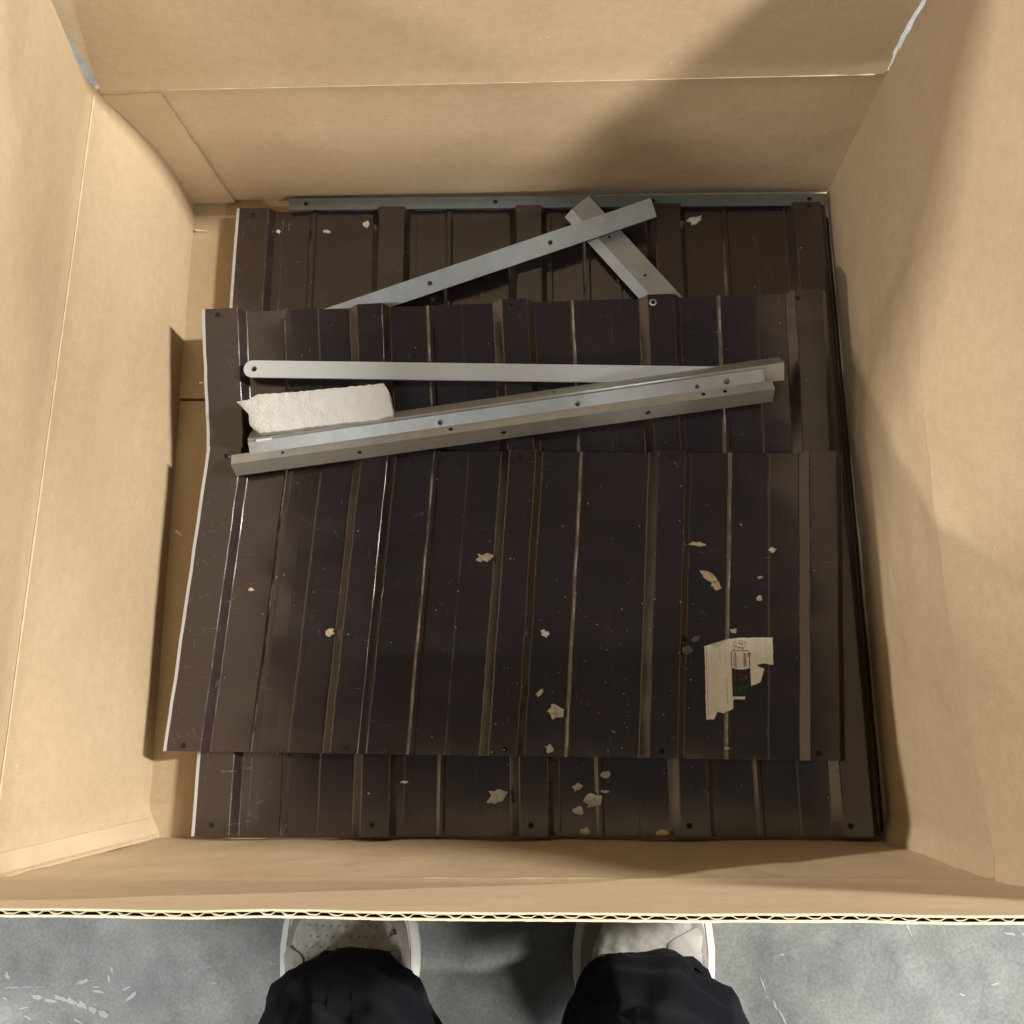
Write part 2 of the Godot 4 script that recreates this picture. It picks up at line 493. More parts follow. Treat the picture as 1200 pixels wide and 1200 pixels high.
func carton() -> void:
	var t := thing("cardboard_box", "large open brown corrugated cardboard box holding the metal sheets, its four flaps standing up", "box", Vector3.ZERO)
	var n := noise_of(101, 2.2, 3)
	# bottom: two outer flaps that meet near the back
	board("bottom_flap", func(s: float, u: float) -> Vector3: return Vector3(lerpf(-0.424, 0.352, s), 0.012 + 0.001 * n.get_noise_2d(s * 3.0, u * 3.0), lerpf(-0.648, -0.397, u)), 20, 8, Vector3(0, -0.006, 0), M.card, t, Vector2(0.77, 0.25), Vector2(0.2, 0.3))
	board("bottom_flap", func(s: float, u: float) -> Vector3: return Vector3(lerpf(-0.420, 0.352, s), 0.0105 + 0.001 * n.get_noise_2d(s * 3.0 + 9.0, u * 3.0), lerpf(-0.394, 0.089, u)), 20, 12, Vector3(0, -0.006, 0), M.card, t, Vector2(0.77, 0.48), Vector2(0.1, 0.6))
	# left wall: bulges in near the back corner, its front end turns round the corner
	var left := func(s: float, u: float) -> Vector3:
		var y := lerpf(0.003, CREASE, u)
		var x := lerpf(lerpf(BL.x, FL.x, s), lerpf(-0.445, -0.462, s), u)
		var z := lerpf(lerpf(BL.y, FL.y, s), lerpf(-0.643, 0.104, s), u)
		x += 0.014 * sin(PI * u) * exp(-pow(s / 0.16, 2.0)) + 0.004 * n.get_noise_2d(s * 1.4, u * 0.7) * sin(PI * clampf(s * 1.0, 0.0, 1.0)) * sin(PI * u)
		x += 0.013 * smoothstep(0.955, 1.0, s) * (1.0 - 0.5 * u)
		x += 0.0022 * exp(-pow((u - 1.0) * 26.0, 2.0))
		return Vector3(x, y, z)
	board("wall", left, 110, 34, Vector3(-0.006, 0, 0), M.card, t, Vector2(0.73, 0.24), Vector2(0.0, 0.2))
	var left_flap := func(s: float, u: float) -> Vector3:
		var a: Vector3 = left.call(s, 1.0)
		var y := lerpf(CREASE, TOP, u)
		var z := lerpf(lerpf(-0.634, 0.094, s), lerpf(-0.628, 0.088, s), u)
		if u < 0.08:
			z = lerpf(a.z, z, u / 0.08) if s < 0.5 else z
		return Vector3(a.x + 0.048 * u + 0.004 * n.get_noise_2d(s * 1.2 + 4.0, u) * u + 0.0022 * (exp(-pow(u * 30.0, 2.0)) - 1.0), y, z)
	board("flap", left_flap, 60, 40, Vector3(-0.006, 0, 0), M.card, t, Vector2(0.73, 0.28), Vector2(0.3, 0.55))
	board("joint_tab", func(s: float, u: float) -> Vector3: return left.call(lerpf(0.972, 0.993, s), lerpf(0.06, 0.985, u)) + Vector3(0.0024, 0, 0), 8, 24, Vector3(-0.0022, 0, 0), M.pale, t, Vector2(0.03, 0.22), Vector2(0.5, 0.1))
	# back wall and flap
	var back := func(s: float, u: float) -> Vector3:
		var y := lerpf(0.003, CREASE - 0.004, u)
		var x := lerpf(lerpf(-0.432, 0.345, s), lerpf(-0.452, 0.348, s), u)
		var z := -0.645 + 0.003 * u + 0.004 * n.get_noise_2d(x * 1.5 + 7.0, y * 2.0) * sin(PI * u) + 0.0025 * exp(-pow((u - 1.0) * 26.0, 2.0)) - 0.004 * pow(1.0 - u, 8.0)
		return Vector3(x, y, z)
	board("wall", back, 60, 34, Vector3(0, 0, -0.006), M.card, t, Vector2(0.78, 0.24), Vector2(0.1, 0.1))
	var back_flap := func(s: float, u: float) -> Vector3:
		var x := lerpf(-0.438, lerpf(0.335, 0.346, clampf(u * 2.0, 0.0, 1.0)), s)
		if s < 0.02:
			x += 0.003 * n.get_noise_1d(u * 9.0)
		if s > 0.98:
			x += -0.006 * sin(PI * clampf(u * 2.2, 0.0, 1.0)) + 0.003 * n.get_noise_1d(u * 7.0 + 3.0)
		return Vector3(x, lerpf(CREASE - 0.004, TOP, u), -0.642 - 0.010 * u + 0.005 * n.get_noise_2d(s * 1.3, u * 1.1 + 5.0) * u + 0.0025 * (exp(-pow(u * 30.0, 2.0))))
	board("flap", back_flap, 60, 40, Vector3(0, 0, -0.006), M.card, t, Vector2(0.78, 0.28), Vector2(0.7, 0.4))
	# the glued joint tab, inside the back left corner
	board("joint_tab", func(s: float, u: float) -> Vector3:
		var x := lerpf(lerpf(-0.428, -0.369, s), lerpf(-0.443, -0.379, s), u)
		var y := lerpf(0.016, CREASE - 0.008 - 0.003 * (1.0 - s), u)
		return Vector3(x, y, -0.6405 + 0.002 * u + 0.0015 * n.get_noise_2d(s * 2.0, u * 3.0) - 0.003 * pow(1.0 - u, 8.0)), 8, 30, Vector3(0, 0, -0.0035), M.card, t, Vector2(0.06, 0.22), Vector2(0.33, 0.77))
	# right wall: crushed, folded at a point half way along the score
	var ctrl := PackedVector2Array()
	var push := PackedFloat32Array()
	for c in [[0.0, 0.0, 0.0], [0.30, 0.0, 0.001], [1.0, 0.0, 0.0], [1.0, 1.0, -0.002], [0.585, 1.0, 0.023], [0.0, 1.0, 0.0], [0.25, 1.0, -0.006], [0.80, 1.0, 0.006]]:
		ctrl.append(Vector2(c[0], c[1] * 0.33))
		push.append(c[2])
	var tris := [0, 1, 5, 5, 1, 6, 6, 1, 4, 1, 2, 4, 4, 2, 7, 7, 2, 3]
	var crumple := func(s: float, u: float) -> float:
		var p := Vector2(s, u * 0.33)
		for k in range(0, tris.size(), 3):
			var a := ctrl[tris[k]]
			var b := ctrl[tris[k + 1]]
			var c := ctrl[tris[k + 2]]
			var d := (b.y - c.y) * (a.x - c.x) + (c.x - b.x) * (a.y - c.y)
			var w0 := ((b.y - c.y) * (p.x - c.x) + (c.x - b.x) * (p.y - c.y)) / d
			var w1 := ((c.y - a.y) * (p.x - c.x) + (a.x - c.x) * (p.y - c.y)) / d
			var w2 := 1.0 - w0 - w1
			if w0 > -0.001 and w1 > -0.001 and w2 > -0.001:
				return w0 * push[tris[k]] + w1 * push[tris[k + 1]] + w2 * push[tris[k + 2]]
		return 0.0
	var right := func(s: float, u: float) -> Vector3:
		var rise: float = CREASE + 0.03 * exp(-pow((s - 0.585) / 0.10, 2.0))
		var y := lerpf(0.003, rise, u)
		var x := lerpf(lerpf(BR.x, FR.x, s), lerpf(0.335, 0.358, s), u)
		var z := lerpf(lerpf(BR.y, FR.y, s), lerpf(-0.643, 0.102, s), u)
		x -= crumple.call(s, u)
		x -= 0.010 * smoothstep(0.965, 1.0, s) * (1.0 - u * 0.6)
		x += 0.002 * n.get_noise_2d(s * 3.0 + 20.0, u * 1.5) * sin(PI * s)
		return Vector3(x, y, z)
	board("wall", right, 120, 36, Vector3(0.006, 0, 0), M.card, t, Vector2(0.73, 0.24), Vector2(0.4, 0.9))
	var right_flap := func(s: float, u: float) -> Vector3:
		var a: Vector3 = right.call(s, 1.0)
		var rel := exp(-pow((s - 0.585) / 0.10, 2.0)) * (1.0 - u)
		var line := 0.585 + 0.45 * u      # the fold that runs up from the dent
		var fold := 0.010 * maxf(0.0, 1.0 - absf(s - line) / 0.13) * (1.0 - 0.5 * u)
		var base := lerpf(0.335, 0.358, s)
		var x := lerpf(a.x, base, smoothstep(0.0, 0.5, u)) + fold * smoothstep(0.0, 0.12, u) + lerpf(0.006, 0.070, s) * u
		var z := lerpf(-0.640, lerpf(0.107, 0.086, u), s)
		if s < 0.02:
			z += 0.004 * n.get_noise_1d(u * 6.0)
		return Vector3(x + 0.003 * n.get_noise_2d(s * 1.6, u + 8.0) * u, lerpf(CREASE, TOP, u) + 0.03 * rel, z)
	board("flap", right_flap, 120, 40, Vector3(0.006, 0, 0), M.card, t, Vector2(0.73, 0.28), Vector2(0.9, 0.2))
	# front wall
	var front := func(s: float, u: float) -> Vector3:
		var y := lerpf(0.003, CREASE, u)
		var x := lerpf(lerpf(-0.428, 0.358, s), lerpf(-0.470, 0.362, s), u)
		var z := lerpf(0.087, 0.104 - 0.004 * s, u) + 0.002 * n.get_noise_2d(s * 3.0, u + 30.0) - 0.0022 * exp(-pow((u - 1.0) * 26.0, 2.0))
		return Vector3(x, y, z)
	board("wall", front, 80, 30, Vector3(0, 0, 0.006), M.scuffed, t, Vector2(0.78, 0.24), Vector2(0.15, 0.35))
	# front flap: two liners with the fluted sheet between them, cut edge upwards
	var lean := func(s: float, u: float) -> Vector3:
		var x := lerpf(-0.466, lerpf(0.364, 0.372, u), s)
		var y := lerpf(CREASE, TOP, u)
		var z := lerpf(0.102, 0.0835, u) + 0.0022 * s * u - 0.003 * (1.0 - s) * (1.0 - u) * 0.0 + 0.0012 * n.get_noise_2d(s * 3.0, u * 2.0 + 60.0) * u
		return Vector3(x, y, z - 0.0022 * exp(-pow(u * 30.0, 2.0)))
	var fr := board("flap", lean, 90, 30, Vector3(0, 0, 0.0007), M.scuffed, t, Vector2(0.84, 0.28), Vector2(0.5, 0.7))
	fr.set_meta("label", "front flap whose cut edge shows the corrugated flutes")
	board("outer_liner", func(s: float, u: float) -> Vector3: return lean.call(s, u) + Vector3(0, -0.0006, 0.0034), 90, 12, Vector3(0, 0, 0.0008), M.scuffed, fr, Vector2(0.84, 0.28), Vector2(0.1, 0.1))
	var st := tool()
	var waves := 65
	var per := 14
	var rows := 10
	var rag := noise_of(77, 0.9, 2)
	for k in waves * per:
		for j in rows:
			var p := []
			for c in [[k, j], [k + 1, j], [k + 1, j + 1], [k, j + 1]]:
				var s: float = float(c[0]) / (waves * per)
				var u: float = float(c[1]) / rows
				var b: Vector3 = lean.call(s, u)
				var ph: float = TAU * c[0] / per + 1.1 * rag.get_noise_1d(c[0] * 0.05)
				var w := 0.5 + 0.5 * clampf(sin(ph) * 1.5, -1.0, 1.0)
				p.append(b + Vector3(0.0006 * rag.get_noise_1d(c[0] * 0.3 + 90.0), -0.0008 if c[1] == rows else 0.0, 0.0008 + 0.0019 * w * (0.86 + 0.28 * rag.get_noise_1d(c[0] * 0.05 + 300.0))))
			quad(st, p[0], p[1], p[2], p[3], 1)
			var o := Vector3(0, 0, 0.0006)
			quad(st, p[3] + o, p[2] + o, p[1] + o, p[0] + o, 2)
			if j == rows - 1:
				quad(st, p[3], p[2], p[2] + o, p[3] + o, 3)
	commit(st, "fluted_core", M.pulp, fr)
	for e in [[0.0, 0.0008, 0.0], [0.0033, 0.0010, -0.0006]]:
		var rim := tool()
		for k in 120:
			var a: Vector3 = lean.call(k / 120.0, 1.0) + Vector3(0, 0.0002 + e[2], e[0] - 0.0001)
			var b: Vector3 = lean.call((k + 1) / 120.0, 1.0) + Vector3(0, 0.0002 + e[2], e[0] - 0.0001)
			var w := Vector3(0, 0, e[1] + 0.0002 + 0.0003 * rag.get_noise_1d(k * 2.3 + e[0] * 9000.0))
			var d := Vector3(0, 0.0025, 0)
			quad(rim, a, b, b + w, a + w)
			quad(rim, a, b, b - d, a - d)
			quad(rim, a + w, b + w, b + w - d, a + w - d)
		commit(rim, "cut_edge", M.pulp, fr)
	# worn score lines where the flaps fold: thin raised beads of bare pulp
	score(t, func(s: float) -> Vector3: return left.call(lerpf(0.015, 0.97, s), 1.0) + Vector3(0.0008, 0, 0), 90, 0.0011, n)
	score(t, func(s: float) -> Vector3: return back.call(lerpf(0.10, 0.97, s), 1.0) + Vector3(0, 0, 0.0004), 80, 0.0008, n)
	# a few shreds of torn liner
	for sh in [[-0.4165, 0.014, -0.611, 0.016, -0.003, 0.10], [-0.3835, 0.053, -0.402, 0.007, 0.004, 0.3], [-0.4095, 0.02, -0.24, 0.009, 0.004, 0.7]]:
		var q := tool()
		var a := Vector3(sh[0], sh[1], sh[2])
		var b := a + Vector3(sh[3], sh[4], sh[5] * 0.01)
		quad(q, a, b, b + Vector3(0, 0.001, 0.0016), a + Vector3(0, 0.0004, 0.0032))
		quad(q, a - Vector3(0, 0.0004, 0), b, b + Vector3(0, 0.0006, 0.0016), a + Vector3(0, 0, 0.0032))
		commit(q, "torn_shred", M.pulp, t)

func score(parent: Node, at: Callable, n: int, r: float, nz: FastNoiseLite) -> void:
	var st := tool()
	var rings := []
	for k in n + 1:
		var s := float(k) / n
		var c: Vector3 = at.call(s)
		var d: Vector3 = (at.call(minf(1.0, s + 0.01)) - at.call(maxf(0.0, s - 0.01))).normalized()
		var a := d.cross(Vector3.UP).normalized()
		var b := a.cross(d)
		var w := r * (0.75 + 0.6 * nz.get_noise_1d(s * 22.0))
		var ring := []
		for i in 7:
			ring.append(c + (a * cos(TAU * i / 6.0) + b * sin(TAU * i / 6.0)) * w)
		rings.append(ring)
	for k in n:
		for i in 6:
			quad(st, rings[k][i], rings[k + 1][i], rings[k + 1][i + 1], rings[k][i + 1], 1)
	commit(st, "score_line", M.worn, parent)

# ---------------------------------------------------------------- ribbed roofing sheets
func height_at(off: float) -> float:
	var u := fposmod(off, PITCH)
	var k := [[0.0, 0.0], [0.0011, 0.0006], [0.0094, RIB - 0.0006], [0.0106, RIB], [0.0380, RIB], [0.0390, RIB - 0.0006], [0.0455, 0.0006], [0.0465, 0.0], [0.0862, 0.0], [0.0900, 0.0026], [0.0932, 0.0026], [0.0955, 0.0], [0.1255, 0.0], [0.1272, 0.0004], [0.1300, 0.0004], [0.1320, 0.0], [PITCH, 0.0]]
	for i in k.size() - 1:
		if u <= k[i + 1][0]:
			return lerpf(k[i][1], k[i + 1][1], (u - k[i][0]) / (k[i + 1][0] - k[i][0]))
	return 0.0

func rise(x: float, shift: float) -> float:   # height at x from the sheet's left edge, which is cut on a rib
	return RIB if x < shift else height_at(x - shift + 0.0106)

func bilinear(c: Array, s: float, t: float) -> Vector3:
	return c[0].lerp(c[1], s).lerp(c[2].lerp(c[3], s), t)   # back left, back right, front left, front right

func surf(x: float, z: float) -> float:
	for p in panels:
		var c: Array = p[0]
		var s := 0.5
		var t := 0.5
		for i in 6:
			var l: Vector3 = c[0].lerp(c[2], t)
			var r: Vector3 = c[1].lerp(c[3], t)
			s = (x - l.x) / (r.x - l.x)
			var b: Vector3 = c[0].lerp(c[1], s)
			var f: Vector3 = c[2].lerp(c[3], s)
			t = (z - b.z) / (f.z - b.z)
		if s >= 0.0 and s <= 1.0 and t >= 0.0 and t <= 1.0:
			return bilinear(c, s, t).y + rise(s * 0.69, p[1])
	return 0.012

func sheet(called: String, label: String, c: Array, mat: Material, sd: int, shift := 0.007) -> Node3D:
	var t := thing(called, label, "metal sheet", Vector3.ZERO, "brown ribbed metal sheets stacked in the box")
	panels.push_front([c, shift])
	var xs := []
	if shift > 0.0:
		xs.append(0.0)
	for r in 6:
		for k in [0.0, 0.0011, 0.0094, 0.0106, 0.0380, 0.0390, 0.0455, 0.0465, 0.0640, 0.0862, 0.0900, 0.0932, 0.0955, 0.1110, 0.1255, 0.1272, 0.1300, 0.1320]:
			var x: float = r * PITCH + k - 0.0106 + shift
			if x >= shift - 0.00001 and x <= 0.6899:
				xs.append(x)
	xs.append(0.69)
	var nz := 36
	var n := noise_of(sd, 1.3, 2)
	var st := tool()
	var at := func(i: int, j: int) -> Vector3:
		var s: float = xs[i] / 0.69
		var v := float(j) / nz
		var p := bilinear(c, s, v)
		p.y += rise(xs[i], shift) + 0.0010 * n.get_noise_2d(s * 4.0, v * 2.0) + 0.0004 * n.get_noise_2d(s * 11.0 + 5.0, v * 6.0)
		p.x += 0.0006 * n.get_noise_2d(s * 5.0 + 30.0, v * 4.0)
		return p
	var d := Vector3(0, -0.0008, 0)
	for i in xs.size() - 1:
		for j in nz:
			var a: Vector3 = at.call(i, j)
			var b: Vector3 = at.call(i + 1, j)
			var e: Vector3 = at.call(i + 1, j + 1)
			var f: Vector3 = at.call(i, j + 1)
			var u0: float = xs[i] / 0.69
			var u1: float = xs[i + 1] / 0.69
			var v0 := float(j) / nz
			var v1 := float(j + 1) / nz
			quad(st, a, b, e, f, 2 * i + 1, Vector2(u0, v0), Vector2(u1, v0), Vector2(u1, v1), Vector2(u0, v1))
			quad(st, a + d, f + d, e + d, b + d, 2 * i + 2, Vector2(u0, v0), Vector2(u0, v1), Vector2(u1, v1), Vector2(u1, v0))
			if j == 0:
				quad(st, a, b, b + d, a + d, -1, Vector2(u0, v0), Vector2(u1, v0), Vector2(u1, v0), Vector2(u0, v0))
			if j == nz - 1:
				quad(st, f, e, e + d, f + d, -1, Vector2(u0, v1), Vector2(u1, v1), Vector2(u1, v1), Vector2(u0, v1))
	commit(st, "ribbed_sheet", mat, t)
	var lip := tool()       # bare cut edge turned outwards and down along the left side
	for j in nz:
		var a: Vector3 = at.call(0, j)
		var b: Vector3 = at.call(0, j + 1)
		var o := Vector3(-0.0035, -0.0006, 0)
		var q := Vector3(-0.0040, -0.0045, 0)
		quad(lip, a, b, b + o, a + o)
		quad(lip, a + o, b + o, b + q, a + q)
		quad(lip, a + d, b + d, b + o + d, a + o + d)
	commit(lip, "cut_edge", M.edge, t)
	return t

func screw_hole(t: Node3D, x: float, z: float, bare: float) -> void:
	var y := surf(x, z) + 0.0014
	var st := tool()
	for k in 14:
		var a := TAU * k / 14
		var b := TAU * (k + 1) / 14
		var pa := Vector3(cos(a), 0, sin(a))
		var pb := Vector3(cos(b), 0, sin(b))
		var o := Vector3(x, y, z)
		quad(st, o + pa * 0.0025, o + pb * 0.0025, o + pb * bare + Vector3(0, -0.0008, 0), o + pa * bare + Vector3(0, -0.0008, 0), 1)
	commit(st, "hole_rim", M.edge if bare > 0.0034 else M.paint, t)
	var dk := tool()
	for k in 14:
		var a := TAU * k / 14
		var b := TAU * (k + 1) / 14
		var o := Vector3(x, y - 0.0004, z)
		tri(dk, o, o + Vector3(cos(a), 0, sin(a)) * 0.0025, o + Vector3(cos(b), 0, sin(b)) * 0.0025)
	commit(dk, "screw_hole", M.dark, t)

func sheets() -> void:
	sheet("roofing_sheet", "lowest brown ribbed sheet, only a dark rim showing along the right of the stack", [Vector3(-0.342, 0.0135, -0.618), Vector3(0.337, 0.0135, -0.612), Vector3(-0.343, 0.0135, 0.080), Vector3(0.3445, 0.0135, 0.080)], M.paint_low, 3)
	var low := sheet("roofing_sheet", "long brown ribbed sheet whose ends show at the back and front of the box", [Vector3(-0.359, 0.0225, -0.627), Vector3(0.331, 0.0225, -0.622), Vector3(-0.360, 0.0225, 0.0845), Vector3(0.337, 0.0225, 0.083)], M.paint_low, 1)
	for x in [-0.343, -0.178, -0.016, 0.144, 0.305]:
		screw_hole(low, x, 0.073, 0.003)
	for x in [-0.341, 0.310]:
		screw_hole(low, x, -0.617, 0.003)
	var mid := sheet("roofing_sheet", "middle brown ribbed sheet, back edge raised on steel strips, under the white foam", [Vector3(-0.373, 0.072, -0.475), Vector3(0.310, 0.072, -0.489), Vector3(-0.360, 0.0345, -0.240), Vector3(0.314, 0.0345, -0.250)], M.paint_mid, 2, 0.009)
	for x in [[-0.358, 0.003], [-0.196, 0.003], [-0.034, 0.0032], [0.120, 0.0040], [0.276, 0.003]]:
		screw_hole(mid, x[0], -0.468 - 0.011 * (x[0] + 0.37) / 0.69, x[1])
	var top := sheet("roofing_sheet", "topmost brown ribbed sheet bearing the torn white sticker", [Vector3(-0.360, 0.0585, -0.320), Vector3(0.318, 0.0585, -0.309), Vector3(-0.389, 0.042, -0.0005), Vector3(0.303, 0.042, 0.0095)], M.paint, 4)
	for x in [[-0.371, 0.003], [-0.202, 0.003], [-0.042, 0.003], [0.116, 0.003], [0.273, 0.003]]:
		screw_hole(top, x[0], -0.006 + 0.008 * (x[0] + 0.37) / 0.69, x[1])
	for x in [[-0.342, 0.0034], [-0.026, 0.003], [0.134, 0.003]]:
		screw_hole(top, x[0], -0.310 + 0.008 * (x[0] + 0.37) / 0.69, x[1])

# ---------------------------------------------------------------- galvanised strips
# an angle bent at a right angle: ridge from a to b, one flange along f and one along g (in the plane across the strip: x towards the right of a->b, y up)
func angle(called: String, label: String, a: Vector3, b: Vector3, f: Vector2, wf: float, gd: Vector2, wg: float, holes: Array, mat: Material = M.steel, group := "galvanised steel strips thrown on the sheets") -> void:
	var d := (b - a).normalized()
	var side := d.cross(Vector3.UP).normalized()
	var up := side.cross(d).normalized()
	var o := CSGPolygon3D.new()
	o.name = numbered(called)
	add_child(o)
	tag(o, label, "metal strip", group)
	var t := 0.0017
	o.polygon = PackedVector2Array([Vector2.ZERO, f * wf, f * wf + gd * t, (f + gd) * t, gd * wg + f * t, gd * wg])
	o.depth = a.distance_to(b)
	o.material = mat
	o.transform = Transform3D(Basis(side, up, -d), a)   # the profile is drawn out along -z
	for h in holes:   # [distance from a, distance from the ridge, on f?]
		var c := CSGCylinder3D.new()
		c.operation = CSGShape3D.OPERATION_SUBTRACTION
		c.radius = h[3] if h.size() > 3 else 0.0028
		c.height = 0.012
		c.sides = 14
		c.name = "screw_hole"
		var dir: Vector2 = f if h[2] else gd
		var nor: Vector2 = gd if h[2] else f
		var p: Vector2 = dir * h[1]
		c.transform = Transform3D(Basis(Vector3(dir.x, dir.y, 0), Vector3(nor.x, nor.y, 0), Vector3(0, 0, dir.x * nor.y - dir.y * nor.x)), Vector3(p.x, p.y, -h[0]))
		c.material = mat
		o.add_child(c, true)

func strips() -> void:
	# S1, lying slantwise at the back with its left end under the middle sheet
	angle("steel_angle", "long steel angle slanting across the back, its left end under the middle sheet", Vector3(-0.262, 0.043, -0.487), Vector3(0.124, 0.062, -0.6135), Vector2(0.94, -0.3412), 0.022, Vector2(-0.3412, -0.94), 0.013, [[0.137, 0.011, true], [0.282, 0.011, true]])
	# S2, shorter, running the other way beneath it
	var s2a := Vector3(0.0345, 0.0385, -0.6145)
	var s2b := Vector3(0.151, 0.0365, -0.470)
	angle("steel_angle", "short steel angle crossing beneath the slanting strip at the back", s2a, s2b, Vector2(0.85, -0.5268), 0.012, Vector2(-0.9987, 0.0500), 0.026, [[0.055, 0.012, false], [0.118, 0.012, false], [0.150, 0.007, true]])
	# S3, along the back wall behind the sheets
	angle("steel_angle", "steel angle coloured dark for shade, lying along the foot of the back wall", Vector3(-0.300, 0.030, -0.6400), Vector3(0.330, 0.030, -0.6345), Vector2(1.0, 0.0), 0.0150, Vector2(0.0, -1.0), 0.016, [[0.020, 0.007, true], [0.245, 0.007, true], [0.430, 0.007, true], [0.612, 0.007, true]], M.dull)
	# S5, S7, S6: the bundle across the middle
	var f5 := Vector2(0.76, -0.65)
	var b5 := Vector2(-0.65, -0.76)
	angle("steel_angle", "steel angle at the back of the bundle, longest to the right", Vector3(-0.3140, 0.0885, -0.3222), Vector3(0.2555, 0.0885, -0.4015), f5, 0.0200, b5, 0.019, [[0.33, 0.010, false], [0.50, 0.010, false]])
	angle("steel_angle", "pale steel angle nested on the back one of the bundle, ending short of it", Vector3(-0.3135, 0.0885, -0.3187), Vector3(0.2335, 0.0885, -0.3948), Vector2(0.92, -0.3919), 0.0150, Vector2(-0.3919, -0.92), 0.0022, [[0.205, 0.008, true], [0.352, 0.009, true], [0.480, 0.009, true, 0.0024], [0.512, 0.008, true, 0.0032]])
	angle("steel_angle", "steel angle at the front of the bundle, overhanging the left end", Vector3(-0.3305, 0.0880, -0.2950), Vector3(0.2440, 0.0885, -0.3722), Vector2(0.42, -0.9075), 0.0195, Vector2(-0.9075, -0.42), 0.0128, [[0.135, 0.010, true], [0.290, 0.010, true], [0.445, 0.010, true], [0.055, 0.0065, false, 0.002], [0.235, 0.0065, false, 0.0024], [0.505, 0.0065, false, 0.0024], [0.528, 0.0065, false, 0.0024]])
	# S4: the flat bar with rounded ends
	var fb := CSGPolygon3D.new()
	fb.name = numbered("flat_bar")
	add_child(fb)
	tag(fb, "pale flat steel bar with a rounded holed end, lying behind the white foam", "metal strip", "galvanised steel strips thrown on the sheets")
	var pts := PackedVector2Array()
	var long := 0.555
	var hw := 0.0098
	for k in 11:
		var a := PI / 2 + PI * k / 10
		pts.append(Vector2(hw + cos(a) * hw, sin(a) * hw))
	for k in 11:
		var a := -PI / 2 + PI * k / 10
		pts.append(Vector2(long - hw + cos(a) * hw, sin(a) * hw))
	fb.polygon = pts
	fb.depth = 0.0024
	fb.material = M.bar
	var d := Vector3(0.555, -0.004, 0.0135).normalized()
	var zz := d.cross(Vector3.UP).normalized()
	fb.transform = Transform3D(Basis(d, -zz, zz.cross(d).normalized()), Vector3(-0.3262, 0.0795, -0.4055))
	for x in [0.0115, long - 0.0115]:
		var c := CSGCylinder3D.new()
		c.operation = CSGShape3D.OPERATION_SUBTRACTION
		c.radius = 0.0031
		c.height = 0.02
		c.sides = 16
		c.name = "screw_hole"
		c.material = M.bar
		c.transform = Transform3D(Basis(Vector3.RIGHT, Vector3.BACK, Vector3.DOWN), Vector3(x, 0, 0))
		fb.add_child(c, true)

# ---------------------------------------------------------------- the lump of foam
func foam() -> void:
	var rng := RandomNumberGenerator.new()
	rng.seed = 3
	var st := tool()
	var poly := [Vector2(-0.3265, -0.3620), Vector2(-0.3150, -0.3640), Vector2(-0.3055, -0.3700), Vector2(-0.2700, -0.3722), Vector2(-0.1700, -0.3812), Vector2(-0.1650, -0.3735), Vector2(-0.1588, -0.3450), Vector2(-0.1775, -0.3395), Vector2(-0.2135, -0.3365), Vector2(-0.2770, -0.3285), Vector2(-0.2985, -0.3262), Vector2(-0.3100, -0.3350), Vector2(-0.3130, -0.3490)]
	var flat := func(x: float, z: float) -> float: return 0.0725 + 0.05 * (z + 0.38)
	slab(st, lift(poly, 0.0006, 0.003, rng), flat, 0.0, 0.0225, 0.0014, 0.0013, 0.0045, noise_of(12, 0.09, 4))
	var o := commit(st, "foam_block", M.foam)
	tag(o, "rough white foam block resting on the left end of the steel bundle", "foam block")
	var tape := tool()
	var a := Vector3(-0.3045, 0.0895, -0.3215)
	var e := Vector3(0.0165, 0, -0.0023)
	var w := Vector3(0, -0.0062, 0.0054)
	var nn := Vector3(0, 0.0006, 0.0006)
	quad(tape, a + nn, a + e + nn, a + e + w + nn, a + w + nn)
	quad(tape, a, a + e, a + e + nn, a + nn)
	quad(tape, a + w, a + e + w, a + e + w + nn, a + w + nn)
	quad(tape, a, a + w, a + w + nn, a + nn)
	quad(tape, a + e, a + e + w, a + e + w + nn, a + e + nn)
	var tp := commit(tape, "paper_tag", plain(0.8, 0.8, 0.78, 0.7))
	tag(tp, "tiny white paper tag stuck on the left end of the pale nested angle", "tag")

